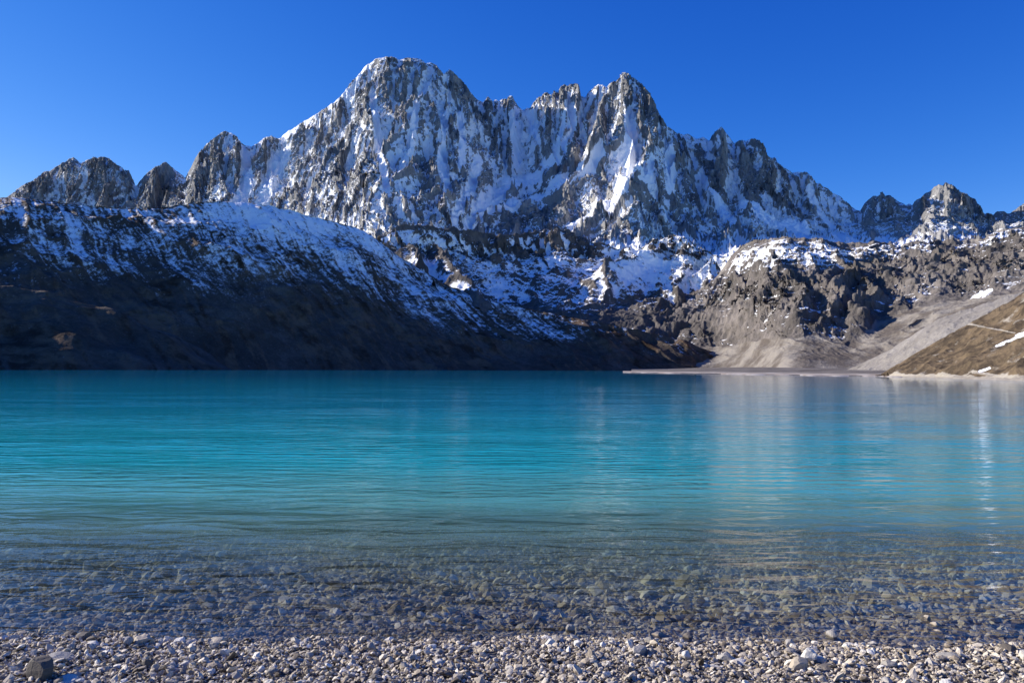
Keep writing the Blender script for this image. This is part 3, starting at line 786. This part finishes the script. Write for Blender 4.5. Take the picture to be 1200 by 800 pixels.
# ================================================================== WATER
def water_material():
    t = NT('turquoise_lake_water')
    sp = t.n('ShaderNodeSeparateXYZ'); t.l(t.pos, sp.inputs[0])
    x, y = sp.outputs[0], sp.outputs[1]
    # depth of the bed under this point
    wob = t.math('MULTIPLY', t.math('SUBTRACT', t.noise(t.scale(t.pos, (.10, .25, 1)), 1.0, 3), .5), 5.0)
    d = t.math('SUBTRACT', t.math('ADD', y, wob), 9.4)
    dpt = t.math('MAXIMUM', t.math('MULTIPLY', d, .085), 0.0)
    opq = t.math('SUBTRACT', 1.0, t.math('EXPONENT', t.math('MULTIPLY', t.math('POWER', dpt, 2.3), -1.25)))
    tint = t.ramp(t.math('MULTIPLY', dpt, .8), [(0.0, (0.97, 0.96, 0.90)), (.35, (.84, .95, .84)), (1.0, (.60, .92, .80))])
    trans = t.n('ShaderNodeBsdfTransparent'); t.l(tint, trans.inputs[0])
    dif = t.n('ShaderNodeBsdfDiffuse')
    deep = t.ramp(t.math('MULTIPLY', y, 1 / 260.0), [(0.048, (0.47, .63, .47)), (.070, (.16, .52, .46)), (.10, (.012, .38, .42)), (.25, (.002, .26, .39)), (1.0, (.001, .15, .28))])
    t.l(deep, dif.inputs[0])
    body = t.n('ShaderNodeMixShader'); t.l(opq, body.inputs[0]); t.l(trans.outputs[0], body.inputs[1]); t.l(dif.outputs[0], body.inputs[2])
    # ripples: crests run across the view
    w1 = t.noise(t.scale(t.pos, (0.42, 1.25, 1)), 1.3, 3, .5, .6)
    w2 = t.noise(t.scale(t.pos, (0.30, 1.0, 1)), .55, 3, .5, .5)
    w3 = t.noise(t.scale(t.pos, (0.7, 1.6, 1)), 5.5, 2, .5)
    wv = t.n('ShaderNodeTexWave', wave_type='BANDS', bands_direction='Y', wave_profile='SIN')
    t.l(t.scale(t.pos, (.06, 1, 1)), wv.inputs['Vector']); wv.inputs['Scale'].default_value = .38; wv.inputs['Distortion'].default_value = 7.0
    wv.inputs['Detail'].default_value = 2; wv.inputs['Detail Scale'].default_value = .8
    patchy = t.step(.38, .62, t.noise(t.scale(t.pos, (.05, .12, 1)), 1.0, 2))
    far = t.step(9.0, 26.0, y)
    h = t.math('ADD', t.math('MULTIPLY', w1, .15), t.math('MULTIPLY', w2, .055))
    h = t.math('ADD', h, t.math('MULTIPLY', w3, .006))
    h = t.math('ADD', h, t.math('MULTIPLY', t.math('MULTIPLY', wv.outputs['Fac'], .022), t.math('MULTIPLY', far, t.math('ADD', t.math('MULTIPLY', patchy, .8), .2))))
    h = t.math('MULTIPLY', h, t.math('ADD', .55, t.math('MULTIPLY', patchy, .8)))
    h = t.math('DIVIDE', h, t.math('ADD', 1.0, t.math('POWER', t.math('MULTIPLY', y, 1 / 45.0), 1.35)))
    nb = t.n('ShaderNodeBump'); t.l(h, nb.inputs['Height']); nb.inputs['Strength'].default_value = 1.0; nb.inputs['Distance'].default_value = 1.0
    gl = t.n('ShaderNodeBsdfGlossy'); gl.inputs['Roughness'].default_value = .03; t.l(nb.outputs[0], gl.inputs['Normal'])
    gl.inputs['Color'].default_value = (1, 1, 1, 1)
    fr = t.n('ShaderNodeFresnel'); fr.inputs['IOR'].default_value = 1.33; t.l(nb.outputs[0], fr.inputs['Normal'])
    fac = t.math('MULTIPLY', fr.outputs[0], t.math('ADD', .70, t.math('MULTIPLY', t.step(11.0, 24.0, y), .18)))
    mx_ = t.n('ShaderNodeMixShader'); t.l(fac, mx_.inputs[0]); t.l(body.outputs[0], mx_.inputs[1]); t.l(gl.outputs[0], mx_.inputs[2])
    return t.finish(mx_.outputs[0])


wy = np.concatenate([np.linspace(8.2, 14, 40), np.linspace(15, 1400, 40)])
wxs = np.linspace(-1500, 900, 60)
WX, WY = np.meshgrid(wxs, wy)
mesh_from_grid('water', np.stack([WX, WY, 0 * WX], -1), water_material(), {}, 'clear turquoise lake water with fine ripples', 'lake')


# ================================================================== STONES
def stone_shape(seed, sub, flat, planes=9):
    rg = np.random.default_rng(seed)
    bpy_me = ICO[sub]
    v = bpy_me[0].copy()
    for _ in range(planes):
        nrm = rg.normal(size=3); nrm /= np.linalg.norm(nrm)
        lim = rg.uniform(.48, .82)
        dd = v @ nrm
        ov = np.clip(dd - lim, 0, None)
        v -= ov[:, None] * nrm[None, :]
    v += rg.normal(size=v.shape) * (.006 if sub > 1 else .03)
    v *= np.array([1.0, rg.uniform(.6, .9), flat])
    return v


import bmesh
ICO = {}
for sub in (1, 2, 3):
    bm = bmesh.new(); bmesh.ops.create_icosphere(bm, subdivisions=sub, radius=1.0)
    bm.verts.ensure_lookup_table()
    ICO[sub] = (np.array([v.co[:] for v in bm.verts]), np.array([[v.index for v in f.verts] for f in bm.faces], dtype=np.int32))
    bm.free()


def stone_material(name, stops, per_vertex=False, wetness=True):
    t = NT(name)
    if per_vertex:
        rnd = t.attr('tone')
    else:
        oi = t.n('ShaderNodeObjectInfo'); rnd = oi.outputs['Random']
    nz = t.noise(t.pos, 9.0, 5, .65)
    v = t.math('ADD', t.math('MULTIPLY', rnd, .75), t.math('MULTIPLY', nz, .25))
    col = t.ramp(v, stops)
    sp = t.n('ShaderNodeSeparateXYZ'); t.l(t.pos, sp.inputs[0])
    if wetness:
        wet = t.step(.030, -.012, t.math('ADD', sp.outputs[2], t.math('MULTIPLY', t.math('SUBTRACT', nz, .5), .04)))
        dk = t.n('ShaderNodeMix', data_type='RGBA', blend_type='MULTIPLY'); t.l(wet, dk.inputs[0]); t.l(col, dk.inputs[6]); dk.inputs[7].default_value = (.50, .46, .40, 1)
        col = dk.outputs[2]
    sp2 = t.noise(t.pos, 60.0, 3, .7)
    b = t.bump(t.math('ADD', t.noise(t.pos, 26.0, 5, .65), t.math('MULTIPLY', sp2, .3)), .5, .02)
    return t.finish(t.bsdf(col, .82, b, .25))


STOPS = [(0.12, (0.09, 0.07, 0.05)), (.36, (0.32, 0.265, 0.20)), (.58, (0.52, 0.45, 0.35)), (.76, (0.66, 0.585, 0.475)), (.92, (0.82, 0.765, 0.66))]
m_gravel = stone_material('pebble_gravel', STOPS, True)
UWSTOPS = [(0.12, (0.10, 0.07, 0.035)), (.34, (0.38, 0.30, 0.18)), (.55, (0.64, 0.54, 0.37)), (.75, (0.82, 0.74, 0.56)), (.92, (0.92, 0.87, 0.74))]
m_bed = stone_material('lake_bed_gravel', UWSTOPS, True, False)


def scatter(name, xs, ys, size, sub, mat, label, cat, lift=0.25, seed=3):
    rg = np.random.default_rng(seed)
    n_ = len(xs)
    V, Fc = ICO[sub]
    protos = [stone_shape(100 + k, sub, [.30, .40, .5, .62][k % 4], 11) for k in range(24)]
    protos = np.stack(protos)
    pi = rg.integers(0, 24, n_)
    v = protos[pi]                                   # n, nv, 3
    a = rg.uniform(0, 2 * np.pi, n_); ca, sa = np.cos(a), np.sin(a)
    tx = rg.normal(0, .38, n_); ty = rg.normal(0, .38, n_)
    x = v[..., 0] * ca[:, None] - v[..., 1] * sa[:, None]
    y = v[..., 0] * sa[:, None] + v[..., 1] * ca[:, None]
    z = v[..., 2] + x * tx[:, None] + y * ty[:, None]
    hs = size[:, None] * .5
    zz = ground_z(xs, ys)
    co = np.stack([x * hs + xs[:, None], y * hs + ys[:, None], z * hs + (zz + size * lift)[:, None]], -1)
    nv = V.shape[0]
    me = bpy.data.meshes.new(name)
    me.vertices.add(n_ * nv)
    me.vertices.foreach_set('co', co.reshape(-1).astype(f32))
    fc = (Fc[None] + (np.arange(n_) * nv)[:, None, None]).reshape(-1, 3)
    nf = len(fc)
    me.loops.add(nf * 3); me.loops.foreach_set('vertex_index', fc.reshape(-1).astype(np.int32))
    me.polygons.add(nf); me.polygons.foreach_set('loop_start', np.arange(0, nf * 3, 3, dtype=np.int32))
    me.polygons.foreach_set('use_smooth', np.zeros(nf, bool))
    at = me.attributes.new('tone', 'FLOAT', 'POINT')
    at.data.foreach_set('value', np.repeat(np.clip(rg.normal(.5, .24, n_), 0, 1), nv).astype(f32))
    me.update(); me.validate()
    me.materials.append(mat)
    o = bpy.data.objects.new(name, me); COL.objects.link(o)
    o['kind'] = 'stuff'; o['label'] = label; o['category'] = cat
    return o


N1 = 34000
xs = rng.uniform(-8.5, 8.5, N1); ys = rng.uniform(6.9, 9.40, N1)
keep = rng.random(N1) < np.where(ys > 9.3, .6, 1.0)
xs, ys = xs[keep], ys[keep]
size = np.clip(rng.lognormal(math.log(.044), .45, len(xs)), .02, .15)
scatter('gravel', xs, ys, size, 1, m_gravel, 'grey and tan pebbles covering the near beach', 'gravel', .28, 3)
N2 = 26000
ys = 9.32 + rng.random(N2) ** 1.5 * 13.0
xs = rng.uniform(-1, 1, N2) * (ys * .68 + 2)
size = np.clip(rng.lognormal(math.log(.10), .5, N2), .035, .36)
size = np.minimum(size, .045 + .13 * (ys - 9.3))
scatter('lake_bed_stones', xs, ys, size, 1, m_bed, 'stones lying on the lake bed under the clear shallow water', 'lake bed stones', .12, 4)

# ---- individual stones
MS = {
    'pale': stone_material('pale_stone', [(0.1, (.50, .455, .385)), (.9, (.70, .66, .58))]),
    'grey': stone_material('grey_stone', [(0.1, (.25, .23, .20)), (.9, (.40, .37, .33))]),
    'tan': stone_material('tan_stone', [(0.1, (.36, .30, .225)), (.9, (.52, .455, .36))]),
    'dark': stone_material('dark_stone', [(0.1, (.10, .085, .07)), (.9, (.20, .175, .15))]),
}
V3, F3 = ICO[3]
SH = {}
for kname, flat, pl in (('round', .6, 12), ('flat', .38, 12), ('wedge', .8, 13), ('tall', .95, 12)):
    for vi in range(4):
        v = stone_shape(500 + vi * 7 + len(SH), 3, flat, pl)
        v += (fbm(v + 3 * vi, .7, 3)[:, None]) * v * .12
        me = bpy.data.meshes.new('stone_' + kname)
        me.from_pydata(v.tolist(), [], F3.tolist())
        me.polygons.foreach_set('use_smooth', np.zeros(len(F3), bool))
        SH[(kname, vi)] = (me, v)
_vc = {}


def stone(px, py, wpx, shape, tone, label, group=None, vi=None, rot=None, sink=.25):
    """px, py: where the stone's middle shows; wpx: its width in photo pixels"""
    Y = (CAMZ - 0.04) * F / (py - horizon(px))
    for _ in range(3):
        x = Y * (px - 600 + ROLL * (py - 400)) / F
        z = max(float(ground_z(np.array(x), np.array(Y))), -.06)
        s_ = wpx / F * Y * .5
        Y = (CAMZ - z - s_ * .3) * F / (py - horizon(px))
    vi = random.randrange(4) if vi is None else vi
    me, v = SH[(shape, vi)]
    key = (shape, vi, tone)
    if key not in _vc:
        m2 = me.copy(); m2.name = 'stone'; m2.materials.append(MS[tone]); _vc[key] = m2
    o = bpy.data.objects.new('stone', _vc[key]); COL.objects.link(o)
    rz = random.uniform(0, 6.28) if rot is None else rot
    o.rotation_euler = (random.uniform(-.18, .18), random.uniform(-.18, .18), rz)
    g = 1.18 * s_
    o.scale = (g, g, g)
    o.location = (x, Y, z + (-v[:, 2].min() - sink) * g)
    o['label'] = label; o['category'] = 'stone'
    if group: o['group'] = group
    return (x, Y)


named = [
    (50, 788, 40, 'wedge', 'dark', 'largest stone in the bottom left corner, dark brown block with a shaded right side', 2, 2.1),
    (77, 794, 30, 'flat', 'pale', 'flat pale stone touching the right foot of the big dark brown stone at bottom left'),
    (71, 767, 32, 'flat', 'grey', 'broad flat grey stone just above the big dark brown stone'),
    (82, 743, 15, 'round', 'dark', 'round dark stone at the waterline, leftmost of two dark ones'),
    (98, 745, 19, 'round', 'dark', 'dark brown stone at the waterline, right of the round dark one'),
    (108, 753, 18, 'flat', 'pale', 'pale flat stone at the water edge below two dark stones'),
    (55, 750, 17, 'flat', 'pale', 'pale flat stone at the water edge near the left margin'),
    (31, 749, 12, 'round', 'pale', 'small white stone at the water edge closest to the left margin'),
    (170, 750, 24, 'round', 'tan', 'ribbed tan stone casting a dark shadow at the left waterline'),
    (212, 751, 15, 'round', 'pale', 'whitish stone between the tan stone and the large pale one at the waterline'),
    (254, 749, 26, 'flat', 'tan', 'largest pale tan flat stone on the left waterline'),
    (440, 753, 13, 'flat', 'pale', 'thin white stone lying alone at the waterline left of centre'),
    (558, 755, 12, 'round', 'pale', 'small pale stone at the waterline near the centre'),
    (563, 746, 8, 'round', 'dark', 'tiny dark stone poking out of the water at the centre'),
    (640, 746, 16, 'flat', 'pale', 'pale flat stone in the shallows left of the upright grey stone'),
    (668, 741, 13, 'tall', 'grey', 'upright grey stone standing in the shallow water'),
    (683, 738, 8, 'round', 'dark', 'small dark stone in the water right of the upright stone'),
    (692, 741, 10, 'flat', 'pale', 'small white stone in the water two stones right of the upright one'),
    (645, 754, 15, 'round', 'pale', 'round whitish stone on the beach edge below the upright stone'),
    (718, 752, 16, 'flat', 'pale', 'pale flat stone at the waterline right of centre'),
    (749, 763, 24, 'round', 'grey', 'large rounded grey boulder on the pebbles right of centre'),
    (763, 751, 14, 'round', 'grey', 'grey stone on the waterline just above the rounded boulder'),
    (772, 744, 26, 'flat', 'tan', 'wide flat tan slab in the shallows above the rounded boulder'),
    (784, 749, 18, 'flat', 'grey', 'grey flat stone lying right under the wide tan slab'),
    (807, 749, 14, 'tall', 'dark', 'upright dark stone at the waterline right of the tan slab'),
    (858, 754, 17, 'flat', 'grey', 'grey slab at the beach edge right of the upright dark stone'),
    (866, 774, 24, 'flat', 'pale', 'bright white stone with a black hollow behind it'),
    (848, 771, 20, 'round', 'grey', 'grey stone left of the bright white stone'),
    (836, 780, 17, 'flat', 'pale', 'pale stone below left of the bright white stone'),
    (875, 738, 8, 'round', 'tan', 'tiny tan stone in the water left of a dark one'),
    (888, 741, 11, 'flat', 'dark', 'small dark flat stone in the water right of centre'),
    (946, 772, 22, 'wedge', 'pale', 'tall white angular stone on the right part of the beach'),
    (934, 780, 26, 'wedge', 'tan', 'tan angular stone leaning on the white angular stone'),
    (975, 747, 16, 'tall', 'grey', 'grey stone with a pointed top on the beach edge at right'),
    (1010, 739, 9, 'round', 'pale', 'small pale stone in the water, leftmost of three in a row'),
    (1031, 740, 10, 'flat', 'tan', 'small tan stone in the water, middle of three in a row'),
    (1048, 739, 10, 'round', 'pale', 'white stone in the water, rightmost of three in a row'),
    (1087, 726, 15, 'round', 'tan', 'pale tan stone standing furthest out in the water at right'),
    (1107, 722, 12, 'flat', 'pale', 'small flat pale stone beside the furthest stone in the water'),
    (1098, 734, 16, 'round', 'tan', 'tan stone stacked above another at the right waterline'),
    (1098, 742, 15, 'round', 'tan', 'lower of the two stacked tan stones at the right waterline'),
    (1123, 738, 16, 'flat', 'pale', 'flat pale stone right of the two stacked tan stones'),
    (1171, 740, 18, 'flat', 'pale', 'long pale stone at the waterline near the right margin'),
    (1188, 741, 14, 'round', 'grey', 'rounded grey stone between the long pale stone and the right margin'),
    (1192, 732, 16, 'round', 'dark', 'brown wet stone in the water at the right margin'),
    (1168, 726, 17, 'flat', 'dark', 'dark wet flat stone barely above the water near the right margin'),
    (1058, 756, 22, 'flat', 'tan', 'tan slab on the beach below the row of stones in the water'),
    (1040, 779, 20, 'round', 'grey', 'rounded grey stone low on the right part of the beach'),
    (1112, 766, 30, 'flat', 'grey', 'broadest flat grey slab on the right part of the beach'),
    (1180, 758, 30, 'flat', 'dark', 'broad dark wet slab on the beach near the right margin'),
    (968, 780, 22, 'flat', 'dark', 'dark flat stone in the hollow right of the white angular stone'),
]
taken = []
for a in named:
    taken.append(stone(*a[:6], vi=a[6] if len(a) > 6 else None, rot=a[7] if len(a) > 7 else None))
groups = {
    'pale': 'pale pebble lying among many alike on the beach', 'grey': 'mid grey pebble lying among many alike on the beach',
    'tan': 'tan pebble lying among many alike on the beach', 'dark': 'dark pebble lying among many alike on the beach'}
cnt = 0
tries = 0
while cnt < 245 and tries < 5000:
    tries += 1
    px = random.uniform(-30, 1230); py = random.uniform(752, 806)
    Y = 3.15 * F / (py - horizon(px)); x = Y * (px - 600) / F
    if any((x - q[0]) ** 2 + (Y - q[1]) ** 2 < .15 ** 2 for q in taken): continue
    wpx = random.choice([9, 10, 11, 12, 13, 14, 16]); tone = random.choices(['pale', 'grey', 'tan', 'dark'], [4, 4, 3, 1])[0]
    taken.append(stone(px, py, wpx, random.choice(['round', 'flat', 'flat', 'wedge']), tone, groups[tone], tone + ' pebbles on the beach', sink=.3))
    cnt += 1
